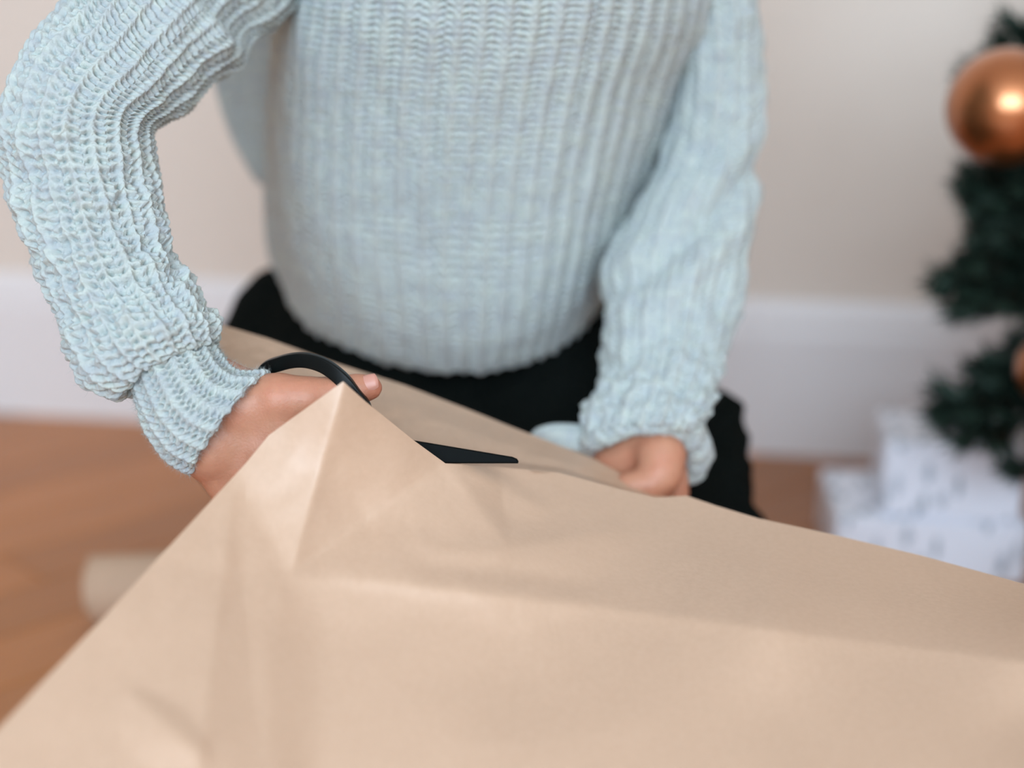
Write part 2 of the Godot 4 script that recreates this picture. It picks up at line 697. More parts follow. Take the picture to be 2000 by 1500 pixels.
func build_room() -> void:
	var x0 := -2.6
	var x1 := 2.6
	var zz := 4.6
	var hgt := 2.6
	var T := func(p: Vector3) -> Transform3D: return Transform3D(Basis(), p)
	room_part("wall_back", boxes([[T.call(Vector3(0, hgt / 2, -0.06)), Vector3(x1 - x0 + 0.24, hgt, 0.12)]]), M.wall)
	room_part("wall_left", boxes([[T.call(Vector3(x0 - 0.06, hgt / 2, zz / 2)), Vector3(0.12, hgt, zz)]]), M.wall)
	room_part("ceiling", boxes([[T.call(Vector3(0, hgt + 0.06, zz / 2)), Vector3(x1 - x0 + 0.24, 0.12, zz + 0.24)]]), M.ceiling)
	room_part("wall_right", boxes([[T.call(Vector3(x1 + 0.06, hgt / 2, zz / 2)), Vector3(0.12, hgt, zz)]]), M.wall)
	# the front wall, behind the camera, has one wide window of three lights
	var y0 := WIN_Y - WIN_H / 2
	var y1 := WIN_Y + WIN_H / 2
	var hw := WIN_W / 2
	var front := []
	for r in [[x0 - 0.12, WIN_X - hw, 0.0, hgt], [WIN_X + hw, x1 + 0.12, 0.0, hgt], [WIN_X - hw, WIN_X + hw, 0.0, y0], [WIN_X - hw, WIN_X + hw, y1, hgt]]:
		front.append([T.call(Vector3((r[0] + r[1]) / 2, (r[2] + r[3]) / 2, zz + 0.06)), Vector3(r[1] - r[0], r[3] - r[2], 0.12)])
	room_part("wall_front", boxes(front, 0.0005), M.wall)
	var win := Node3D.new()
	win.name = "window_1"
	add_child(win)
	win.transform = room * Transform3D(Basis(), Vector3(WIN_X, WIN_Y, zz + 0.07))
	tag(win, "", "", "", "structure")
	var frame := []
	for k in 4:
		frame.append([T.call(Vector3(lerpf(-hw + 0.025, hw - 0.025, k / 3.0), 0, 0)), Vector3(0.05, WIN_H, 0.06)])
	for s in [-1, 1]:
		frame.append([T.call(Vector3(0, s * (WIN_H / 2 - 0.025), 0)), Vector3(WIN_W - 0.1, 0.05, 0.06)])
	var fr := put("window_frame", boxes(frame), M.white, win)
	fr.transform = Transform3D()
	var pw := (WIN_W - 0.05) / 3.0
	for k in 3:
		var pane := put("pane", boxes([[T.call(Vector3((k - 1) * pw, 0, 0)), Vector3(pw - 0.055, WIN_H - 0.1, 0.004)]], 0.0005), M.glass, win)
		pane.transform = Transform3D()
	# skirting board along the back wall: moulded profile
	var prof := PackedVector2Array([Vector2(0, 0), Vector2(0.022, 0), Vector2(0.022, 0.19), Vector2(0.018, 0.2), Vector2(0.018, 0.215), Vector2(0.013, 0.225), Vector2(0.009, 0.238), Vector2(0.004, 0.245), Vector2(0, 0.245)])
	var st := new_st()
	prism(st, prof, Transform3D(Basis(Vector3(0, 0, 1), Vector3.UP, Vector3(-1, 0, 0)), Vector3(x1, 0, 0)), x1 - x0)
	room_part("baseboard_back", tidy(st.commit()), M.white)
	# floor boards run slantwise through the room
	var floor_ := Node3D.new()
	floor_.name = "floor"
	add_child(floor_)
	tag(floor_, "", "", "", "structure")
	var sub := put("subfloor", boxes([[T.call(Vector3(0, -0.08, zz / 2)), Vector3(x1 - x0 + 0.2, 0.1, zz + 0.2)]]), mat(Color(0.05, 0.035, 0.025), 0.9), floor_)
	sub.transform = room
	var wood := []
	for k in 6:
		var m := mat(Color.WHITE, 0.42)
		var dk: float = [1.0, 0.86, 1.1, 0.75, 0.94, 1.04][k]
		var im := Image.create(64, 512, false, Image.FORMAT_RGB8)
		for yy in 512:
			for xx in 64:
				var gr := 0.5 + 0.5 * n_low.get_noise_3d(xx * 0.012 + k * 9.0, yy * 0.0009, 0.3)
				var s := (0.78 + 0.4 * gr) * dk
				im.set_pixel(xx, yy, Color(0.48 * s, 0.185 * s, 0.060 * s).linear_to_srgb())
		m.albedo_texture = ImageTexture.create_from_image(im)
		wood.append(m)
	var inv := room.affine_inverse()
	var rect := PackedVector2Array([Vector2(x0, 0), Vector2(x1, 0), Vector2(x1, zz), Vector2(x0, zz)])
	var dir := (inv.basis * Vector3(0.70, 0, -0.715)).normalized()
	var d2 := Vector2(dir.x, dir.z)
	var e2 := Vector2(-d2.y, d2.x)
	var wd := 0.115
	for i in range(-40, 41):
		var shift := rng.randf() * 1.6
		for j in range(-5, 6):
			var c := Vector2(0, zz / 2) + e2 * (i * wd) + d2 * (j * 1.6 + shift)
			var g := 0.0012
			var quad := PackedVector2Array([c + d2 * g + e2 * g, c + d2 * (1.6 - g) + e2 * g, c + d2 * (1.6 - g) + e2 * (wd - g), c + d2 * g + e2 * (wd - g)])
			var which := rng.randi() % 6
			for poly in Geometry2D.intersect_polygons(quad, rect):
				var ps := new_st()
				var area_ := 0.0
				for q in poly.size():
					area_ += poly[q].cross(poly[(q + 1) % poly.size()])
				if absf(area_) < 0.002:
					continue
				# top with a small chamfer round its edge
				var inner := Geometry2D.offset_polygon(poly, -0.002)
				if inner.is_empty():
					continue
				var flat := func(p: Vector2, h: float) -> Vector3: return room * Vector3(p.x, h, p.y)
				var uvf := func(p: Vector2) -> Vector2: return Vector2((p - c).dot(e2) / wd, (p - c).dot(d2) / 1.6)
				var tr := Geometry2D.triangulate_polygon(inner[0])
				for t in tr:
					ps.set_uv(uvf.call(inner[0][t]))
					ps.set_normal(Vector3.UP)
					ps.add_vertex(flat.call(inner[0][t], 0.0))
				for q in poly.size():
					var a: Vector2 = poly[q]
					var b: Vector2 = poly[(q + 1) % poly.size()]
					var mid: Vector2 = (a + b) / 2
					var s := -0.002
					var nrm2 := (b - a).orthogonal().normalized()
					if Geometry2D.is_point_in_polygon(mid + nrm2 * 0.001, poly):
						nrm2 = -nrm2
					var n3 := (room.basis * Vector3(nrm2.x, 1.0, nrm2.y)).normalized()
					var ai := a - nrm2 * 0.002
					var bi := b - nrm2 * 0.002
					for pair in [[a, s], [b, s], [bi, 0.0], [a, s], [bi, 0.0], [ai, 0.0], [a, -0.03], [b, -0.03], [b, s], [a, -0.03], [b, s], [a, s]]:
						ps.set_uv(uvf.call(pair[0]))
						ps.set_normal(n3)
						ps.add_vertex(flat.call(pair[0], pair[1]))
				put("plank", tidy(ps.commit()), wood[which], floor_)

# ---------------------------------------------------------------- the sheet of kraft paper
func tps_fit(pts: Array) -> PackedFloat64Array:
	var n := pts.size()
	var m := n + 3
	var a := []
	for i in m:
		var r := PackedFloat64Array()
		r.resize(m + 1)
		a.append(r)
	for i in n:
		for j in n:
			var d2 := pow((pts[i][0] - pts[j][0]) / 1000.0, 2) + pow((pts[i][1] - pts[j][1]) / 1000.0, 2)
			a[i][j] = 0.0 if d2 < 1e-12 else d2 * log(d2)
		a[i][i] += 0.003
		a[i][n] = 1.0
		a[i][n + 1] = pts[i][0] / 1000.0
		a[i][n + 2] = pts[i][1] / 1000.0
		a[n][i] = 1.0
		a[n + 1][i] = pts[i][0] / 1000.0
		a[n + 2][i] = pts[i][1] / 1000.0
		a[i][m] = pts[i][2]
	for c in m:
		var piv := c
		for r in range(c, m):
			if absf(a[r][c]) > absf(a[piv][c]):
				piv = r
		var tmp = a[c]
		a[c] = a[piv]
		a[piv] = tmp
		for r in range(c + 1, m):
			var k: float = a[r][c] / a[c][c]
			if k != 0.0:
				for q in range(c, m + 1):
					a[r][q] -= k * a[c][q]
	var x := PackedFloat64Array()
	x.resize(m)
	for c in range(m - 1, -1, -1):
		var s: float = a[c][m]
		for q in range(c + 1, m):
			s -= a[c][q] * x[q]
		x[c] = s / a[c][c]
	return x

func tps(pts: Array, w: PackedFloat64Array, x: float, y: float) -> float:
	var n := pts.size()
	var s := w[n] + w[n + 1] * x / 1000.0 + w[n + 2] * y / 1000.0
	for i in n:
		var d2: float = pow((x - pts[i][0]) / 1000.0, 2) + pow((y - pts[i][1]) / 1000.0, 2)
		if d2 > 1e-12:
			s += w[i] * d2 * log(d2)
	return s

func poly_y(line: Array, x: float) -> float:
	for i in line.size() - 1:
		if x <= line[i + 1][0] or i == line.size() - 2:
			return lerpf(line[i][1], line[i + 1][1], (x - line[i][0]) / (line[i + 1][0] - line[i][0]))
	return line[0][1]

# fan of creases round a point: heights given per direction (degrees, 0 right, 90 up), growing with distance up to a limit
func fan(x: float, y: float, cx: float, cy: float, rays: Array, limit: float) -> float:
	var r := Vector2(x - cx, y - cy).length()
	if r < 0.5:
		return 0.0
	var a := rad_to_deg(atan2(cy - y, x - cx))
	for i in rays.size() - 1:
		var a0: float = rays[i][0]
		var a1: float = rays[i + 1][0]
		var q := a
		while q < rays[0][0]:
			q += 360.0
		if q >= a0 and q <= a1:
			var g := lerpf(rays[i][1], rays[i + 1][1], (q - a0) / (a1 - a0))
			var grow := r / limit
			grow = grow if grow < 1.0 else maxf(0.0, 1.0 - (grow - 1.0) * 0.8)
			return g * grow
	return 0.0

# a ridge along a line, sharper on one side
func ridge(x: float, y: float, ax: float, ay: float, bx: float, by: float, wl: float, wr: float) -> float:
	var e := Vector2(bx - ax, by - ay)
	var l := e.length()
	e /= l
	var q := Vector2(x - ax, y - ay)
	var t := q.dot(e) / l
	if t < 0.0 or t > 1.0:
		return 0.0
	var s := e.cross(q)
	var w := (wl if s < 0 else wr) * (0.25 + 0.75 * sin(PI * t))
	return maxf(0.0, 1.0 - absf(s) / w) * sin(PI * t)

const NEAR_TOP := [[-420, 1861], [0, 1420], [240, 1165], [480, 905], [525, 850], [670, 745], [715, 785], [808, 860], [870, 905], [980, 913], [1090, 923], [1210, 955], [1280, 972], [1340, 968], [1400, 988], [1480, 1012], [1610, 1040], [1800, 1085], [2000, 1140], [2350, 1240]]
const BEND := [[-420, 1126], [565, 1126], [750, 1136], [1000, 1166], [1300, 1202], [1600, 1242], [2000, 1292], [2350, 1340]]
const FAR_TOP := [[320, 600], [415, 629], [520, 660], [670, 714], [790, 752], [910, 798], [1000, 834], [1100, 873], [1163, 897], [1235, 938], [1330, 985]]
const NEAR_PTS := [[0, 1420, 0.72], [240, 1165, 0.80], [480, 905, 0.90], [525, 850, 0.918], [670, 745, 0.935], [808, 860, 0.955], [870, 905, 0.966], [1090, 923, 1.025], [1280, 972, 1.05], [1400, 988, 1.05], [1610, 1040, 1.035], [2000, 1140, 0.99], [2350, 1240, 0.95],
	[565, 1125, 0.862], [800, 1145, 0.875], [1000, 1170, 0.883], [1500, 1230, 0.878], [2000, 1290, 0.858], [2350, 1330, 0.84], [700, 1000, 0.915], [1000, 1030, 0.95], [1500, 1120, 0.955], [2000, 1210, 0.92],
	[0, 1500, 0.705], [400, 1500, 0.745], [1000, 1500, 0.774], [1500, 1500, 0.777], [2000, 1500, 0.763], [2350, 1500, 0.76], [565, 1300, 0.81], [1000, 1330, 0.830], [1500, 1370, 0.826], [2000, 1400, 0.812], [-400, 1860, 0.60], [1000, 1850, 0.70], [2350, 1850, 0.68]]
const FAR_PTS := [[320, 600, 1.10], [415, 629, 1.115], [670, 714, 1.125], [910, 798, 1.125], [1100, 873, 1.125], [1235, 938, 1.128], [1330, 985, 1.12], [400, 830, 1.04], [560, 840, 1.03], [700, 830, 1.035], [870, 905, 1.005], [1000, 915, 1.03], [1090, 930, 1.055], [560, 740, 1.078], [800, 810, 1.075], [1000, 880, 1.075]]

func near_depth(wn: PackedFloat64Array, wr: FastNoiseLite, x_: float, y: float, t: float) -> float:
	var d := tps(NEAR_PTS, wn, x_, y)
	d -= 0.046 * fan(x_, y, 565, 1125, [[-10, 0.0], [8, 0.05], [36, -0.12], [74, 1.0], [118, 0.1], [180, 0.0], [350, 0.0]], 400.0)
	d -= 0.013 * fan(x_, y, 1000, 1070, [[-160, 0.0], [-90, -0.5], [-15, 0.0], [8, 0.5], [60, -0.15], [100, -0.35], [128, 0.8], [172, 0.05], [200, 0.0]], 170.0)
	d -= 0.013 * fan(x_, y, 455, 962, [[-150, 0.0], [-122, 0.1], [-97.3, 1.0], [-84, 0.15], [-55, 0.0], [210, 0.0]], 500.0)
	d -= 0.005 * ridge(x_, y, 240, 1340, 420, 1500, 45, 90)
	d -= 0.0045 * ridge(x_, y, 850, 890, 1090, 1005, 26, 50)
	d -= 0.003 * ridge(x_, y, 880, 902, 1020, 950, 14, 26)
	var bend := y - poly_y(BEND, x_)
	d += 0.013 * (1.0 - exp(-maxf(bend, 0.0) / 60.0)) * smoothstep(500.0, 640.0, x_)
	d += 0.004 * exp(-pow((bend + 45.0) / 28.0, 2.0)) * smoothstep(740.0, 850.0, x_) * (1.0 - smoothstep(1050.0, 1250.0, x_))
	d += lerpf(0.0018, 0.0006, smoothstep(1150.0, 1300.0, y)) * wr.get_noise_2d(x_, y) * smoothstep(0.0, 0.06, t)
	return d

func build_paper() -> void:
	var wn := tps_fit(NEAR_PTS)
	var wf := tps_fit(FAR_PTS)
	var v := PackedVector3Array()
	var idx := PackedInt32Array()
	var wr := FastNoiseLite.new()
	wr.seed = 77
	wr.frequency = 0.006
	wr.fractal_octaves = 3
	var xs := PackedFloat32Array()
	var x := -420.0
	while x <= 2350.0:
		xs.append(x)
		x += 6.0
	for k in NEAR_TOP:
		xs.append(k[0])
	xs.sort()
	var ny := 150
	for x_ in xs:
		var yt := poly_y(NEAR_TOP, x_)
		for j in ny:
			var t := float(j) / (ny - 1)
			var y := lerpf(yt, 1870.0, t)
			var d := near_depth(wn, wr, x_, y, t)
			v.append(at(x_, y, d))
	for i in xs.size() - 1:
		for j in ny - 1:
			var a := i * ny + j
			var b := a + ny
			idx.append_array(PackedInt32Array([a, b, a + 1, b, b + 1, a + 1]))
	# the part beyond the cut
	var first := v.size()
	var fx := PackedFloat32Array()
	x = 320.0
	while x <= 1330.0:
		fx.append(x)
		x += 6.0
	var nf := 60
	for x_ in fx:
		var yt := poly_y(FAR_TOP, x_)
		var yb := poly_y(NEAR_TOP, x_) + 1.5
		if x_ < 560.0:
			yb = lerpf(720.0, 870.0, clampf((x_ - 320.0) / 240.0, 0, 1))
		elif x_ < 870.0:
			yb = lerpf(870.0, 925.0, (x_ - 560.0) / 310.0)
		yb = maxf(yb, yt + 14.0)
		for j in nf:
			var t := float(j) / (nf - 1)
			var y := lerpf(yt, yb, t)
			var d := tps(FAR_PTS, wf, x_, y)
			if x_ > 870.0:
				var join := near_depth(wn, wr, x_, yb, 0.0) + 0.012 * smoothstep(1060.0, 1140.0, x_) + 0.0006
				d = lerpf(d, join, smoothstep(0.8, 1.0, t) * smoothstep(900.0, 980.0, x_))
			d -= 0.008 * ridge(x_, y, 700, 770, 1180, 930, 30, 45)
			d += 0.007 * wr.get_noise_2d(x_ * 1.3, y * 1.8)
			v.append(at(x_, y, d))
	for i in fx.size() - 1:
		for j in nf - 1:
			var a := first + i * nf + j
			var b := a + nf
			idx.append_array(PackedInt32Array([a, b, a + 1, b, b + 1, a + 1]))
	# soften the creases a little: paper bends over a few millimetres
	for pass_ in 3:
		var old := v.duplicate()
		for i in range(1, xs.size() - 1):
			for j in range(1, ny - 1):
				var k := i * ny + j
				v[k] = old[k] * 0.5 + (old[k - 1] + old[k + 1] + old[k - ny] + old[k + ny]) * 0.125
	# a sheet 0.3 mm thick
	var top := smooth_mesh(v, idx)
	var ar := top.surface_get_arrays(0)
	var nn: PackedVector3Array = ar[Mesh.ARRAY_NORMAL]
	if nn[ny * 200 + 70].y < 0:
		for k in nn.size():
			nn[k] = -nn[k]
	var o := thing("wrapping_paper", at(1200, 1250, 0.84), "large creased sheet of plain brown wrapping paper being cut in the foreground", "paper")
	put("sheet", arrays(v, nn, idx), M.paper, o)

# ---------------------------------------------------------------- scissors
func build_scissors() -> void:
	var o := thing("scissors", at(752, 862, 0.97), "matte black scissors in the hand, blade tip poking out above the brown paper", "scissors")
	var up := Vector3(0, sp * 0.2, cp)
	var ring_prof := round_profile(0.0050, 0.0038, 20, 6.0)
	var path := []
	for p in [[517, 726, 0.985], [550, 709, 0.972], [590, 703, 0.962], [630, 713, 0.955], [665, 738, 0.951], [692, 770, 0.951], [712, 803, 0.955], [690, 838, 0.968], [630, 848, 0.982], [560, 822, 0.99], [515, 775, 0.992]]:
		path.append(at(p[0], p[1], p[2]))
	put("handle", sweep(path, ring_prof, true, up, 8), M.rubber, o)
	var shank := []
	for p in [[690, 775, 0.952], [718, 812, 0.957], [752, 862, 0.972], [800, 905, 0.99]]:
		shank.append(at(p[0], p[1], p[2]))
	put("shank", sweep(shank, round_profile(0.0045, 0.0026, 14, 3.0), false, up, 8, PackedFloat32Array([1.0, 1.05, 1.3, 0.9])), M.rubber, o)
	var low := []
	for p in [[540, 915, 0.985], [590, 895, 0.98], [640, 890, 0.975], [690, 900, 0.975], [705, 925, 0.98], [670, 955, 0.99], [600, 965, 0.995], [545, 945, 0.992]]:
		low.append(at(p[0], p[1], p[2]))
	put("handle", sweep(low, ring_prof, true, up, 8), M.rubber, o)
	var sh2 := []
	for p in [[690, 900, 0.975], [720, 885, 0.974], [752, 864, 0.974], [790, 862, 0.976]]:
		sh2.append(at(p[0], p[1], p[2]))
	put("shank", sweep(sh2, round_profile(0.0045, 0.0026, 14, 3.0), false, up, 8), M.rubber, o)
	blade(o, [[748, 850, 0.970], [808, 859.5, 0.970], [1001, 892, 0.976], [1010, 896, 0.9763], [1013, 901, 0.9765], [1012, 905, 0.9765], [880, 905, 0.972], [770, 902, 0.969]])
	blade(o, [[748, 868, 0.985], [800, 885, 0.99], [985, 965, 1.03], [990, 972, 1.03], [880, 945, 1.01], [770, 905, 0.985]])
	put("pivot_screw", lathe(PackedVector2Array([Vector2(0.0, 0.002), Vector2(0.003, 0.0018), Vector2(0.0042, 0.001), Vector2(0.0042, -0.004)]), 20, Transform3D(Basis(Vector3.RIGHT, Vector3(0, sp, cp), Vector3(0, -cp, sp)), at(754, 864, 0.966))), M.steel, o)

# a flat blade 2.4 mm thick with a bevelled back
func blade(o: Node3D, list: Array) -> void:
	var st := new_st()
	var pts := []
	var c := Vector3.ZERO
	for p in list:
		pts.append(at(p[0], p[1], p[2]))
		c += pts[-1]
	c /= pts.size()
	var ex: Vector3 = (pts[2] - pts[0]).normalized()
	var nz: Vector3 = ex.cross(pts[-2] - pts[0]).normalized()
	if nz.z < 0:
		nz = -nz
	var ey := nz.cross(ex)
	var flat := PackedVector2Array()
	for p in pts:
		flat.append(Vector2((p - c).dot(ex), (p - c).dot(ey)))
	var inner := Geometry2D.offset_polygon(flat, -0.0009)[0]
	var t := Transform3D(Basis(ex, ey, nz), c)
	prism(st, flat, t.translated_local(Vector3(0, 0, -0.0024)), 0.0019)
	# bevel: outer ring to inner ring
	var n := flat.size()
	for i in n:
		var a := flat[i]
		var b := flat[(i + 1) % n]
		var ai := nearest(inner, a)
		var bi := nearest(inner, b)
		var h0 := -0.0005
		var nrm2 := (b - a).orthogonal().normalized()
		if Geometry2D.is_point_in_polygon((a + b) / 2 + nrm2 * 0.0002, flat):
			nrm2 = -nrm2
		var n3 := (t.basis * Vector3(nrm2.x, nrm2.y, 1.2)).normalized()
		for q in [Vector3(a.x, a.y, h0), Vector3(b.x, b.y, h0), Vector3(bi.x, bi.y, 0), Vector3(a.x, a.y, h0), Vector3(bi.x, bi.y, 0), Vector3(ai.x, ai.y, 0)]:
			st.set_normal(n3)
			st.add_vertex(t * q)
	for k in Geometry2D.triangulate_polygon(inner):
		st.set_normal(nz)
		st.add_vertex(t * Vector3(inner[k].x, inner[k].y, 0))
	put("blade", tidy(st.commit()), M.steel, o)

func nearest(poly: PackedVector2Array, p: Vector2) -> Vector2:
	var best := poly[0]
	for q in poly:
		if q.distance_squared_to(p) < best.distance_squared_to(p):
			best = q
	return best

# ---------------------------------------------------------------- the person
func chain(list: Array) -> Array:
	var out := []
	for i in list.size() - 1:
		var a = list[i]
		var b = list[i + 1]
		out.append([at(a[0], a[1], a[2]), at(b[0], b[1], b[2]), a[3], b[3]])
	return out

func build_person() -> void:
	var o := thing("person", Vector3(-0.05, 0, -1.4), "kneeling person in a pale blue ribbed knit sweater, cutting brown paper with scissors", "person")
	# --- body: trunk, arms, legs in one field, then a finer field for each hand and the head
	var v := PackedVector3Array()
	var idx := PackedInt32Array()
	var trunk := []
	trunk += chain([[860, 560, 1.47, 0.10], [870, 350, 1.40, 0.085], [890, 100, 1.30, 0.085], [930, -250, 1.21, 0.085], [930, -420, 1.19, 0.075]])
	trunk += chain([[740, 100, 1.30, 0.06], [720, -250, 1.21, 0.065], [690, -410, 1.20, 0.03]])
	trunk += chain([[1080, 100, 1.29, 0.06], [1140, -250, 1.21, 0.065], [1190, -410, 1.205, 0.03]])
	trunk += chain([[690, -400, 1.20, 0.026], [460, -120, 1.12, 0.024], [250, 112, 1.018, 0.022], [160, 262, 0.992, 0.022], [194, 470, 0.984, 0.020], [230, 560, 0.978, 0.019], [288, 670, 0.965, 0.018], [362, 765, 0.966, 0.016]])
	trunk += chain([[1190, -400, 1.205, 0.026], [1365, -190, 1.24, 0.024], [1397, 60, 1.275, 0.021], [1383, 325, 1.32, 0.022], [1335, 470, 1.28, 0.022], [1300, 690, 1.215, 0.018], [1268, 800, 1.175, 0.016]])
	trunk += chain([[930, -420, 1.19, 0.05], [935, -650, 1.15, 0.05]])
	trunk += chain([[760, 650, 1.52, 0.085], [640, 1180, 1.28, 0.055], [700, 1130, 1.7, 0.04]])
	trunk += chain([[980, 650, 1.52, 0.085], [1290, 1190, 1.24, 0.055], [1060, 1120, 1.7, 0.04]])
	blob(trunk, 0.013, 60.0, v, idx)
	# right hand, thumb through the upper handle, fingers round the lower one
	var rh := []
	rh += chain([[345, 705, 0.966, 0.016], [405, 755, 0.967, 0.022], [470, 792, 0.967, 0.0255]])
	rh += chain([[325, 725, 0.966, 0.014], [362, 805, 0.967, 0.021], [413, 868, 0.967, 0.0245]])
	rh += chain([[470, 800, 0.967, 0.020], [555, 835, 0.964, 0.0165], [612, 882, 0.962, 0.0125], [690, 905, 0.985, 0.0085], [700, 925, 1.005, 0.0078], [670, 930, 1.015, 0.007]])
	rh += chain([[450, 835, 0.967, 0.019], [525, 880, 0.966, 0.016], [585, 925, 0.965, 0.0125], [655, 945, 0.985, 0.0085], [650, 970, 1.005, 0.0078], [620, 965, 1.012, 0.007]])
	rh += chain([[430, 862, 0.968, 0.019], [490, 920, 0.97, 0.0155], [545, 965, 0.97, 0.012], [605, 985, 0.985, 0.0085], [600, 1005, 1.003, 0.0076], [575, 998, 1.01, 0.007]])
	rh += chain([[410, 880, 0.97, 0.018], [450, 945, 0.976, 0.0145], [500, 1000, 0.98, 0.0105], [550, 1015, 0.99, 0.0078], [550, 1030, 1.003, 0.007], [525, 1022, 1.01, 0.0065]])
	rh += chain([[478, 790, 0.966, 0.0195], [545, 780, 0.958, 0.0165], [600, 778, 0.957, 0.0135], [660, 767, 0.960, 0.0103], [700, 760, 0.961, 0.0090], [724, 757, 0.961, 0.0077]])
	blob(rh, 0.0023, 420.0, v, idx)
	# left hand: fist with the thumb pressed on the edge of the sheet
	var lh := []
	lh += chain([[1275, 740, 1.19, 0.026], [1262, 830, 1.168, 0.026], [1240, 885, 1.165, 0.022]])
	lh += chain([[1240, 880, 1.165, 0.020], [1200, 905, 1.17, 0.016], [1170, 925, 1.175, 0.012], [1190, 960, 1.18, 0.0085], [1215, 965, 1.172, 0.008]])
	lh += chain([[1255, 890, 1.167, 0.020], [1225, 925, 1.17, 0.015], [1200, 955, 1.172, 0.011], [1225, 985, 1.17, 0.0085], [1250, 980, 1.16, 0.008]])
	lh += chain([[1275, 890, 1.17, 0.020], [1265, 940, 1.172, 0.014], [1250, 975, 1.172, 0.0105], [1275, 995, 1.165, 0.0085], [1290, 985, 1.157, 0.008]])
	lh += chain([[1295, 885, 1.172, 0.019], [1310, 935, 1.168, 0.0125], [1318, 965, 1.162, 0.0095], [1310, 990, 1.15, 0.008], [1295, 985, 1.148, 0.007]])
	lh += chain([[1272, 868, 1.15, 0.018], [1291, 892, 1.138, 0.0185], [1290, 925, 1.13, 0.0150], [1268, 948, 1.126, 0.0120], [1232, 950, 1.124, 0.0098], [1216, 949, 1.124, 0.0080]])
	blob(lh, 0.0026, 330.0, v, idx)
	# head
	var hc := at(940, -900, 1.10)
	var hd := []
	hd.append([hc + Vector3(0, 0.03, -0.02), hc + Vector3(0, 0.02, 0.01), 0.083, 0.082])
	hd.append([hc + Vector3(0, -0.02, 0.015), hc + Vector3(0, -0.085, 0.05), 0.066, 0.032])
	hd.append([hc + Vector3(0, -0.01, 0.092), hc + Vector3(0, -0.035, 0.104), 0.007, 0.012])
	hd.append([hc + Vector3(-0.018, -0.063, 0.078), hc + Vector3(0.018, -0.063, 0.078), 0.008, 0.008])
	for s in [-1.0, 1.0]:
		hd.append([hc + Vector3(s * 0.015, 0.012, 0.088), hc + Vector3(s * 0.045, 0.012, 0.074), 0.008, 0.007])
		hd.append([hc + Vector3(s * 0.079, 0.012, 0.0), hc + Vector3(s * 0.077, -0.03, 0.006), 0.013, 0.008])
	hd.append([hc + Vector3(0, -0.03, 0), at(935, -600, 1.155), 0.055, 0.052])
	blob(hd, 0.005, 180.0, v, idx)
	var c := PackedColorArray()
	for p in v:
		var t := 0.5 + 0.5 * n_low.get_noise_3dv(p * 1.7)
		var s := 1.0 + 0.06 * n_mid.get_noise_3dv(p)
		var red := exp(-p.distance_squared_to(at(730, 762, 0.957)) / 0.0002)
		s *= 1.0 - 0.10 * red
		t -= 0.9 * red
		c.append(Color(0.50 * s, lerpf(0.205, 0.25, t) * s, lerpf(0.125, 0.155, t) * s))
	var body := put("body", smooth_mesh(v, idx, c), M.skin, o)
	nail(body, at(718, 746, 0.9535), (at(738, 739, 0.957) - at(705, 750, 0.957)).normalized(), (Vector3(-0.12, 0.55, 0.85)).normalized(), 0.0070, 0.0062)
	for s in [-1.0, 1.0]:
		var ball := PackedVector2Array()
		for k in 13:
			ball.append(Vector2(maxf(0.0115 * cos(-PI / 2 + PI * k / 12.0), 0.0001), 0.0115 * sin(-PI / 2 + PI * k / 12.0)))
		put("eye", lathe(ball, 20, Transform3D(Basis(), hc + Vector3(s * 0.031, -0.004, 0.0775))), mat(Color(0.06, 0.035, 0.02), 0.1), body)
	put("lips", sweep([hc + Vector3(-0.02, -0.065, 0.079), hc + Vector3(-0.008, -0.062, 0.086), hc + Vector3(0.008, -0.062, 0.086), hc + Vector3(0.02, -0.065, 0.079)], round_profile(0.004, 0.005, 10, 2.0), false, Vector3.UP, 6, PackedFloat32Array([0.4, 1.0, 1.0, 0.4])), mat(Color(0.42, 0.15, 0.12), 0.4), body)
	# --- hair, gathered behind
	var hv := PackedVector3Array()
	var hi := PackedInt32Array()
	blob([[hc + Vector3(0, 0.05, -0.035), hc + Vector3(0, 0.035, -0.02), 0.088, 0.087], [hc + Vector3(-0.06, 0.02, -0.02), hc + Vector3(-0.075, -0.09, -0.02), 0.04, 0.025], [hc + Vector3(0.06, 0.02, -0.02), hc + Vector3(0.075, -0.09, -0.02), 0.04, 0.025],
		[hc + Vector3(0, -0.02, -0.08), hc + Vector3(0, -0.2, -0.09), 0.05, 0.03]], 0.007, 140.0, hv, hi)
	put("hair", smooth_mesh(hv, hi), M.hair, o)
	# --- black skirt over the folded legs
	var kv := PackedVector3Array()
	var ki := PackedInt32Array()
	var sk := []
	sk += chain([[860, 560, 1.54, 0.13], [860, 700, 1.53, 0.15]])
	sk += chain([[560, 615, 1.54, 0.052], [545, 700, 1.52, 0.06], [560, 860, 1.46, 0.09]])
	sk += chain([[740, 680, 1.52, 0.12], [700, 900, 1.40, 0.11], [640, 1200, 1.28, 0.085]])
	sk += chain([[1000, 690, 1.52, 0.12], [1150, 900, 1.40, 0.11], [1310, 1240, 1.24, 0.085]])
	sk += chain([[860, 850, 1.44, 0.10], [960, 1200, 1.30, 0.09]])
	sk += chain([[1290, 830, 1.40, 0.03], [1400, 850, 1.36, 0.018], [1428, 862, 1.35, 0.010]])
	sk += chain([[1360, 800, 1.40, 0.03], [1395, 800, 1.38, 0.009]])
	sk += chain([[1320, 900, 1.38, 0.045], [1385, 980, 1.33, 0.03], [1428, 1060, 1.28, 0.028]])
	sk += chain([[640, 1200, 1.28, 0.07], [680, 1120, 1.78, 0.06]])
	sk += chain([[1330, 1220, 1.24, 0.07], [1080, 1120, 1.78, 0.06]])
	blob(sk, 0.009, 70.0, kv, ki)
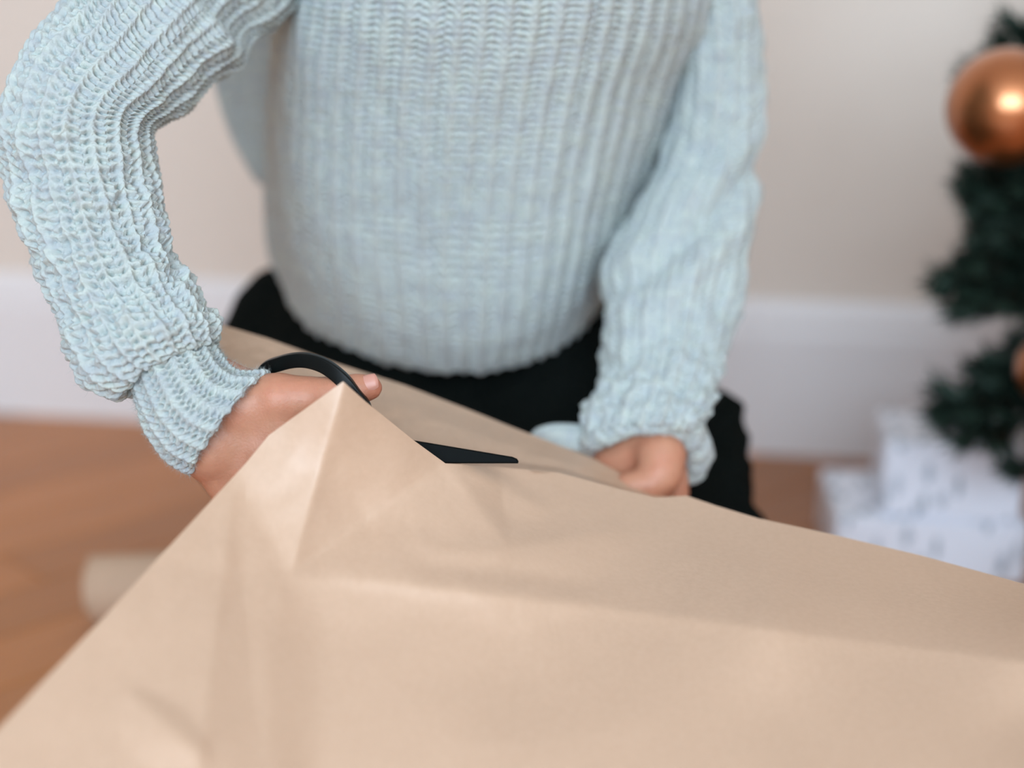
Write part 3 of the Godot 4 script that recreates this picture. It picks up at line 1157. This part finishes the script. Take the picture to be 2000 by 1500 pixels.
	for k in kv.size():
		kv[k] += Vector3(0.3, 0.2, 0.3) * 0.03 * n_low.get_noise_3dv(kv[k])
		kv[k].y = maxf(kv[k].y, 0.004)
	put("skirt", smooth_mesh(kv, ki), M.cloth, o)
	build_sweater(o)

func nail(parent: Node3D, c: Vector3, along: Vector3, out: Vector3, hl: float, hw: float) -> void:
	out = (out - along * out.dot(along)).normalized()
	var side := along.cross(out)
	var v := PackedVector3Array()
	var idx := PackedInt32Array()
	var n := 13
	for i in n:
		for j in n:
			var a := lerpf(-1, 1, i / (n - 1.0))
			var b := lerpf(-1, 1, j / (n - 1.0))
			# square to rounded rectangle
			var x := a * sqrt(1.0 - 0.32 * b * b)
			var y := b * sqrt(1.0 - 0.32 * a * a)
			v.append(c + along * (x * hl) + side * (y * hw) + out * (0.0012 - 0.0026 * y * y - 0.0007 * x * x - (0.0012 if absf(a) == 1.0 or absf(b) == 1.0 else 0.0)))
	for i in n - 1:
		for j in n - 1:
			var k := i * n + j
			idx.append_array(PackedInt32Array([k, k + n, k + 1, k + 1, k + n, k + n + 1]))
	var m := smooth_mesh(v, idx)
	put("fingernail", m, M.nail, parent, "glossy pale pink thumbnail")

func build_sweater(o: Node3D) -> void:
	var wool := Color(0.435, 0.490, 0.486)
	# trunk: front edge, round the front to the arm on the right, the back, the gusset under the arm on the left
	var loops := [
		px_loop([[575, 520, 1.49], [660, 630, 1.40], [890, 690, 1.355], [1080, 645, 1.38], [1165, 555, 1.47], [1110, 485, 1.58], [850, 445, 1.64], [610, 470, 1.58], [580, 500, 1.52]]),
		px_loop([[550, 530, 1.48], [645, 665, 1.37], [890, 722, 1.325], [1090, 677, 1.35], [1185, 560, 1.46], [1120, 480, 1.6], [850, 440, 1.67], [600, 465, 1.6], [555, 505, 1.53]]),
		px_loop([[538, 522, 1.475], [632, 655, 1.355], [890, 716, 1.305], [1095, 670, 1.335], [1192, 548, 1.45], [1120, 470, 1.6], [850, 430, 1.68], [590, 455, 1.6], [545, 497, 1.53]]),
		px_loop([[526, 440, 1.440], [618, 555, 1.300], [890, 620, 1.250], [1125, 570, 1.280], [1222, 450, 1.440], [1140, 380, 1.570], [850, 340, 1.650], [590, 370, 1.570], [536, 420, 1.490]]),
		px_loop([[524, 345, 1.385], [608, 400, 1.240], [890, 430, 1.190], [1155, 410, 1.230], [1290, 345, 1.405], [1190, 280, 1.525], [850, 250, 1.585], [516, 335, 1.535], [538, 340, 1.465]]),
		px_loop([[529, 200, 1.315], [610, 220, 1.180], [900, 240, 1.130], [1195, 220, 1.180], [1345, 190, 1.345], [1240, 130, 1.455], [870, 100, 1.505], [448, 190, 1.485], [533, 195, 1.425]]),
		px_loop([[548, 0, 1.240], [625, 10, 1.110], [920, 20, 1.065], [1250, 10, 1.120], [1405, -10, 1.240], [1290, -60, 1.380], [890, -90, 1.420], [410, -10, 1.400], [545, 0, 1.360]]),
		px_loop([[580, -230, 1.180], [650, -230, 1.060], [930, -230, 1.020], [1250, -240, 1.070], [1400, -250, 1.200], [1300, -280, 1.330], [900, -300, 1.370], [480, -260, 1.300], [560, -240, 1.260]]),
		px_loop([[640, -470, 1.150], [720, -440, 1.060], [930, -420, 1.030], [1160, -440, 1.070], [1290, -470, 1.180], [1220, -520, 1.270], [920, -540, 1.300], [640, -510, 1.260], [620, -480, 1.200]]),
		px_loop([[830, -560, 1.150], [870, -540, 1.090], [930, -530, 1.075], [1000, -540, 1.090], [1040, -570, 1.150], [1010, -600, 1.220], [930, -610, 1.240], [860, -600, 1.220], [835, -580, 1.180]]),
		px_loop([[845, -590, 1.150], [880, -575, 1.105], [930, -570, 1.090], [990, -575, 1.105], [1025, -595, 1.150], [1000, -620, 1.200], [930, -628, 1.220], [870, -622, 1.200], [848, -605, 1.170]])]
	var sw := put("sweater", knit(loops, 702, 400, {"even": false, "ribs": 63, "row": 0.0066, "amp": 0.0066, "c": wool, "width": 0.19, "fold": func(u, vv, p): return -0.0015 * n_low.get_noise_3dv(p) + 0.0025 * n_low.get_noise_3dv(p * Vector3(0.9, 0.35, 0.9))}), M.yarn, o)
	# right sleeve (on the left in the picture)
	var sl := [ring(800, -430, 1.20, -75, 150, 0.075), ring(660, -380, 1.19, -65, 190, 0.085), ring(460, -120, 1.12, -58, 178, 0.075), ring(332, 10, 1.055, -50, 163, 0.064), ring(247, 108, 1.015, -44, 150, 0.056), ring(176, 192, 0.992, -22, 143, 0.053), ring(152, 272, 0.986, 0, 150, 0.053),
		ring(166, 370, 0.984, 6, 142, 0.051), ring(194, 470, 0.98, 12, 134, 0.049), ring(230, 560, 0.974, 18, 128, 0.047), ring(262, 622, 0.966, 22, 134, 0.048), ring(288, 670, 0.958, 26, 142, 0.049), ring(312, 704, 0.957, 30, 130, 0.045), ring(330, 716, 0.958, 31, 108, 0.039), ring(334, 704, 0.96, 30, 94, 0.034), ring(326, 690, 0.962, 28, 86, 0.032)]
	var fold_r := func(u: float, vv: float, p: Vector3) -> float:
		var g := smoothstep(0.72, 0.82, vv) * (1.0 - smoothstep(0.93, 0.99, vv))
		var el := exp(-pow((vv - 0.40) / 0.05, 2.0)) * exp(-pow((fposmod(u + 0.5 - 0.93, 1.0) - 0.5) / 0.12, 2.0))
		var el2 := exp(-pow((vv - 0.46) / 0.03, 2.0)) * exp(-pow((fposmod(u + 0.5 - 0.93, 1.0) - 0.5) / 0.1, 2.0))
		return g * (0.0058 * n_low.get_noise_3dv(p * 2.2) + 0.0010 * n_mid.get_noise_3dv(p * 0.8)) - 0.012 * el + 0.008 * el2 + 0.004 * n_low.get_noise_3dv(p * 1.1)
	var sleeve_mesh := knit(sl, 580, 840, {"ribs": 20, "row": 0.0068, "amp": 0.0058, "c": wool, "width": 0.13, "fold": fold_r})
	put("sleeve", sleeve_mesh, M.yarn, sw)
	var cu := [ring(318, 676, 0.962, 26, 84, 0.032), ring(338, 716, 0.959, 30, 91, 0.034), ring(362, 766, 0.958, 38, 100, 0.036), ring(395, 805, 0.96, 48, 111, 0.038), ring(430, 821, 0.962, 53, 121, 0.039), ring(446, 825, 0.963, 54, 124, 0.0395), ring(448, 825, 0.963, 54, 117, 0.036), ring(438, 822, 0.963, 54, 110, 0.0335), ring(420, 815, 0.963, 52, 105, 0.032)]
	var cuff_mesh := knit(cu, 480, 290, {"ribs": 17, "row": 0.0046, "amp": 0.0044, "c": wool * 1.04, "width": 0.19})
	put("cuff", cuff_mesh, M.yarn, sw)
	put("yarn_fuzz", fuzz([sleeve_mesh, cuff_mesh, cuff_mesh], 12000), M.fibre, sw, "", "stuff")
	# left sleeve
	var sr := [ring(1090, -460, 1.20, -62, 130, 0.075), ring(1250, -440, 1.20, -28, 150, 0.08), ring(1365, -190, 1.23, -10, 112, 0.065), ring(1392, 0, 1.258, 0, 86, 0.056), ring(1402, 170, 1.28, 0, 82, 0.052), ring(1383, 325, 1.29, 0, 94, 0.052), ring(1345, 430, 1.275, 4, 126, 0.056), ring(1322, 520, 1.26, 4, 139, 0.058), ring(1311, 620, 1.235, 4, 130, 0.055), ring(1296, 710, 1.205, 4, 118, 0.051), ring(1276, 775, 1.178, 4, 117, 0.050), ring(1262, 815, 1.165, 4, 124, 0.050), ring(1258, 832, 1.164, 4, 112, 0.045), ring(1260, 822, 1.166, 4, 98, 0.04)]
	var fold_l := func(u: float, vv: float, p: Vector3) -> float:
		var x0: float = p.x
		var q := absf((p.y - at(1300, 470, 1.26).y) - 0.75 * (x0 - at(1300, 470, 1.26).x))
		var crease := exp(-pow(q / 0.012, 2.0)) - 0.7 * exp(-pow((q - 0.03) / 0.015, 2.0))
		return -0.010 * crease * exp(-pow((u - 0.78) / 0.16, 2.0)) + 0.006 * n_low.get_noise_3dv(p * 0.9) + smoothstep(0.82, 0.9, vv) * 0.006 * n_low.get_noise_3dv(p * 2.5)
	put("sleeve", knit(sr, 340, 380, {"ribs": 20, "row": 0.0066, "amp": 0.0060, "c": wool, "width": 0.15, "fold": fold_l}), M.yarn, sw)
	var cl := [ring(1262, 795, 1.172, 4, 100, 0.042), ring(1258, 822, 1.165, 4, 112, 0.045),
		px_loop([[1390, 868, 1.165], [1362, 930, 1.19], [1268, 935, 1.208], [1178, 905, 1.192], [1130, 868, 1.165], [1180, 840, 1.13], [1262, 826, 1.118], [1350, 832, 1.132]]),
		px_loop([[1376, 900, 1.165], [1352, 945, 1.188], [1266, 940, 1.202], [1182, 912, 1.19], [1138, 884, 1.165], [1184, 858, 1.130], [1262, 842, 1.120], [1340, 852, 1.134]]),
		px_loop([[1352, 905, 1.165], [1338, 945, 1.184], [1264, 934, 1.196], [1194, 908, 1.184], [1158, 886, 1.165], [1196, 866, 1.138], [1262, 850, 1.130], [1324, 862, 1.140]]),
		px_loop([[1340, 880, 1.165], [1325, 915, 1.182], [1264, 915, 1.19], [1200, 895, 1.182], [1172, 872, 1.165], [1200, 852, 1.142], [1262, 842, 1.135], [1316, 850, 1.144]])]
	put("cuff", knit(cl, 300, 130, {"ribs": 17, "row": 0.0042, "amp": 0.0034, "c": wool * 1.02, "width": 0.17}), M.yarn, sw)
	var tuft := [ring(1165, 868, 1.178, 70, 30, 0.014), ring(1130, 862, 1.178, 75, 33, 0.016), ring(1090, 858, 1.18, 85, 30, 0.015), ring(1055, 858, 1.182, 100, 20, 0.011), ring(1040, 860, 1.183, 105, 6, 0.004)]
	put("cuff_fold", knit(tuft, 120, 90, {"ribs": 8, "row": 0.0042, "amp": 0.003, "c": wool * 1.05}), M.yarn, sw)

# ---------------------------------------------------------------- things behind
func build_roll() -> void:
	var a := floor_at(182, 1150, 0.043)
	var b := floor_at(470, 1138, 0.043)
	var o := thing("paper_roll", Vector3(a.x, 0, a.z), "loose roll of brown wrapping paper lying on the wooden floor at left", "paper roll")
	var dir := (b - a).normalized()
	var side := dir.cross(Vector3.UP).normalized()
	var v := PackedVector3Array()
	var idx := PackedInt32Array()
	var n := 150
	for i in 2:
		for k in n:
			var q := TAU * 3.2 * k / (n - 1)
			var r := 0.026 + 0.0165 * k / (n - 1)
			v.append(a + dir * (a.distance_to(b) * i + (0.006 * sin(q * 0.7) if i == 0 else 0.0)) + (side * cos(q) + Vector3.UP * sin(q)) * r)
	for k in n - 1:
		idx.append_array(PackedInt32Array([k, k + 1, n + k, k + 1, n + k + 1, n + k]))
	put("rolled_sheet", smooth_mesh(v, idx), M.kraft, o)

# the point of a level at height h seen at a pixel
func floor_at(x: float, y: float, h: float) -> Vector3:
	var d := (EYE - h) / (sp + (y - 750.0) / FPX * cp)
	return at(x, y, d)

func build_gifts() -> void:
	var im := Image.create(256, 256, false, Image.FORMAT_RGB8)
	im.fill(Color(0.86, 0.88, 0.98).linear_to_srgb())
	rng.seed = 40
	var ink := Color(0.07, 0.13, 0.17).linear_to_srgb()
	for k in 26:
		var c := Vector2i(rng.randi() % 256, rng.randi() % 256)
		var w := 5 + rng.randi() % 9
		var h := 8 + rng.randi() % 16
		var tone := ink.lerp(Color(0.66, 0.69, 0.80).linear_to_srgb(), rng.randf() * 0.8)
		for y in range(-h, h):
			for x in range(-w, w):
				if absf(float(x) / w) < 1.0 - absf(float(y) / h) * 0.8 and (y + 300) % 7 < 5:
					im.set_pixel(posmod(c.x + x, 256), posmod(c.y + y, 256), tone)
	var print_ := mat(Color.WHITE, 0.45)
	print_.albedo_texture = ImageTexture.create_from_image(im)
	tri(print_, 6.0)
	gift(Vector2(1812, 1135), 1.72, Vector3(0.232, 0.080, 0.19), 6.0, 0.0, print_, "wide white patterned gift box on the floor under the tree, lower of two", "lower")
	gift(Vector2(1845, 1135), 1.74, Vector3(0.165, 0.095, 0.15), 10.0, 0.0802, print_, "small white patterned gift box stacked on top of the wider one", "upper")

func gift(px: Vector2, d: float, size: Vector3, turn: float, h: float, m: Material, label: String, _k: String) -> void:
	var base := floor_at(px.x, px.y, 0.0)
	base.y = h
	var o := thing("gift_box", base, label, "gift box", "white gift boxes under the tree")
	o.rotation_degrees.y = -turn
	var body := MeshInstance3D.new()
	body.name = "box_body"
	body.mesh = boxes([[Transform3D(Basis(), Vector3(0, size.y / 2, -size.z / 2)), size]], 0.004)
	body.material_override = m
	o.add_child(body, true)
	# folded paper ends at both short sides
	for s in [-1.0, 1.0]:
		var st := new_st()
		prism(st, PackedVector2Array([Vector2(-size.z / 2 + 0.005, 0.004), Vector2(size.z / 2 - 0.005, 0.004), Vector2(0.012, size.y * 0.62), Vector2(-0.012, size.y * 0.62)]), Transform3D(Basis(Vector3(0, 0, 1), Vector3.UP, Vector3(-1, 0, 0)), Vector3(s * size.x / 2 + 0.0006, 0, -size.z / 2)), 0.0012)
		var f := MeshInstance3D.new()
		f.name = "folded_flap"
		f.mesh = tidy(st.commit())
		f.material_override = m
		o.add_child(f, true)

func build_tree() -> void:
	rng.seed = 11
	var foot := floor_at(2420, 1160, 0.0)
	var o := thing("christmas_tree", foot, "dark green artificial Christmas tree at the right edge, beside the gift boxes", "christmas tree")
	put("trunk", lathe(PackedVector2Array([Vector2(0.0, 0.02), Vector2(0.022, 0.02), Vector2(0.02, 0.5), Vector2(0.012, 1.1), Vector2(0.004, 1.45), Vector2(0.0, 1.46)]), 14, Transform3D(Basis(), foot)), M.stem, o)
	var legs := []
	for k in 3:
		legs.append([Transform3D(Basis(Vector3.UP, TAU * k / 3.0 + 0.5), foot) * Transform3D(Basis(), Vector3(0.09, 0.012, 0)), Vector3(0.2, 0.02, 0.025)])
	put("tree_stand", boxes(legs), M.stem, o)
	# one branch: a stem with side twigs, all set with needles; two lengths
	var kinds := [branch_mesh(0.34), branch_mesh(0.24), branch_mesh(0.15)]
	var tips := [[1835, 525, 1.50], [1870, 470, 1.56], [1900, 560, 1.47], [1835, 770, 1.50], [1880, 820, 1.46], [1900, 730, 1.55], [1875, 110, 1.56], [1960, 40, 1.50], [1885, 350, 1.57], [1890, 300, 1.60], [1960, 420, 1.47], [1975, 890, 1.52], [1950, 500, 1.6], [1900, 400, 1.62], [1990, 330, 1.55], [1878, 330, 1.53], [1905, 370, 1.51], [1920, 430, 1.5], [1940, 345, 1.5], [1905, 480, 1.5], [1850, 500, 1.49], [1950, 560, 1.48], [1860, 560, 1.5], [1890, 765, 1.5], [1855, 790, 1.48], [1888, 92, 1.53], [1960, 700, 1.5]]
	for t in tips:
		var tip := at(t[0], t[1], t[2])
		var flat := Vector2(tip.x - foot.x, tip.z - foot.z).length()
		var root := Vector3(foot.x, tip.y + flat * 0.12, foot.z)
		branch(o, kinds, root, tip)
	for k in 64:
		var hh := 0.16 + 1.24 * k / 64.0
		var reach := lerpf(0.40, 0.08, k / 64.0)
		var a := k * 2.399963
		var tip := foot + Vector3(cos(a) * reach, hh - reach * 0.2, sin(a) * reach)
		# leave clear the gap where the wall and the gifts show through
		var rel := tip - Vector3(0, EYE, 0)
		var d := -(rel.y * sp + rel.z * cp)
		var x := 1000.0 + rel.x / d * FPX
		if x < 2060.0:
			continue
		branch(o, kinds, foot + Vector3(0, hh, 0), tip)
	bauble(at(1965, 210, 1.45), 0.0605, "large shiny copper bauble with a white highlight hanging high on the tree")
	bauble(at(2062, 722, 1.44), 0.040, "copper bauble half cut off by the right edge, lower on the tree")

func branch_mesh(l: float) -> Array:
	var st := new_st()
	var nd := new_st()
	var twigs := [[Vector3.ZERO, Vector3(l, -0.02, 0)]]
	var k := 0.25
	while k < 0.95:
		for s in [-1.0, 1.0]:
			var root := Vector3(l * k, -0.02 * k, 0)
			twigs.append([root, root + Vector3(0.45, rng.randf_range(-0.1, 0.25), s * rng.randf_range(0.5, 0.8)) * l * 0.42 * (1.2 - k)])
		k += 0.16
	for t in twigs:
		var a: Vector3 = t[0]
		var b: Vector3 = t[1]
		var d := (b - a).normalized()
		var x := d.cross(Vector3.UP).normalized()
		var y := x.cross(d)
		for q in 5:
			var p0 := (x * cos(TAU * q / 5) + y * sin(TAU * q / 5))
			var p1 := (x * cos(TAU * (q + 1) / 5) + y * sin(TAU * (q + 1) / 5))
			for w in [a + p0 * 0.003, b + p0 * 0.001, a + p1 * 0.003, a + p1 * 0.003, b + p0 * 0.001, b + p1 * 0.001]:
				st.set_normal(p0)
				st.add_vertex(w)
		var n := int(a.distance_to(b) * 2600.0)
		for q in n:
			var f := (q + rng.randf()) / n
			var phi := rng.randf() * TAU
			var out := (x * cos(phi) + y * sin(phi))
			var p := a.lerp(b, f)
			var tip := p + (out * 0.8 + d * 0.75).normalized() * rng.randf_range(0.018, 0.027)
			var wv := out.cross(d) * 0.0016
			var nrm := out.lerp(d, -0.4).normalized()
			for w in [p - wv, tip, p + wv, p - wv * 0.2 + out * 0.0012, tip, p + wv * 0.2 - out * 0.0012]:
				nd.set_normal(nrm)
				nd.add_vertex(w)
	return [tidy(st.commit()), tidy(nd.commit()), l]

func branch(o: Node3D, kinds: Array, root: Vector3, tip: Vector3) -> void:
	var l := root.distance_to(tip)
	var best: Array = kinds[0]
	for k in kinds:
		if absf(k[2] - l) < absf(best[2] - l):
			best = k
	var x := (tip - root).normalized()
	var z := x.cross(Vector3.UP).normalized()
	var b := Basis(x, z.cross(x), z) * Basis(Vector3.RIGHT, rng.randf_range(-0.6, 0.6))
	var s := MeshInstance3D.new()
	s.name = "branch"
	s.mesh = best[0]
	s.material_override = M.stem
	o.add_child(s, true)
	s.transform = Transform3D(b.scaled(Vector3.ONE * (l / best[2])), root - o.position)
	var n := MeshInstance3D.new()
	n.name = "needles"
	n.mesh = best[1]
	n.material_override = M.needle
	tag(n, "", "", "", "stuff")
	s.add_child(n, true)

func bauble(c: Vector3, r: float, label: String) -> void:
	var o := thing("bauble", c - Vector3(0, r, 0), label, "bauble", "copper baubles on the tree")
	var prof := PackedVector2Array()
	for k in 33:
		var a := -PI / 2 + PI * k / 32.0
		prof.append(Vector2(maxf(cos(a) * r, 0.0001), sin(a) * r))
	put("ball", lathe(prof, 64, Transform3D(Basis(), c)), M.copper, o)
	var cap_t := Transform3D(Basis(Vector3.RIGHT, deg_to_rad(-62)), c) * Transform3D(Basis(), Vector3(0, r, 0))
	put("cap", lathe(PackedVector2Array([Vector2(0.010, -0.004), Vector2(0.0105, 0.006), Vector2(0.009, 0.008), Vector2(0.0, 0.0085)]), 24, cap_t), M.gold, o)
	var lp := []
	for k in 8:
		lp.append(cap_t * Vector3(cos(TAU * k / 8) * 0.006, 0.013 + sin(TAU * k / 8) * 0.006, 0))
	put("hanger", sweep(lp, round_profile(0.0007, 0.0007, 6, 2.0), true, Vector3(0, 0.1, 1), 4), M.gold, o)
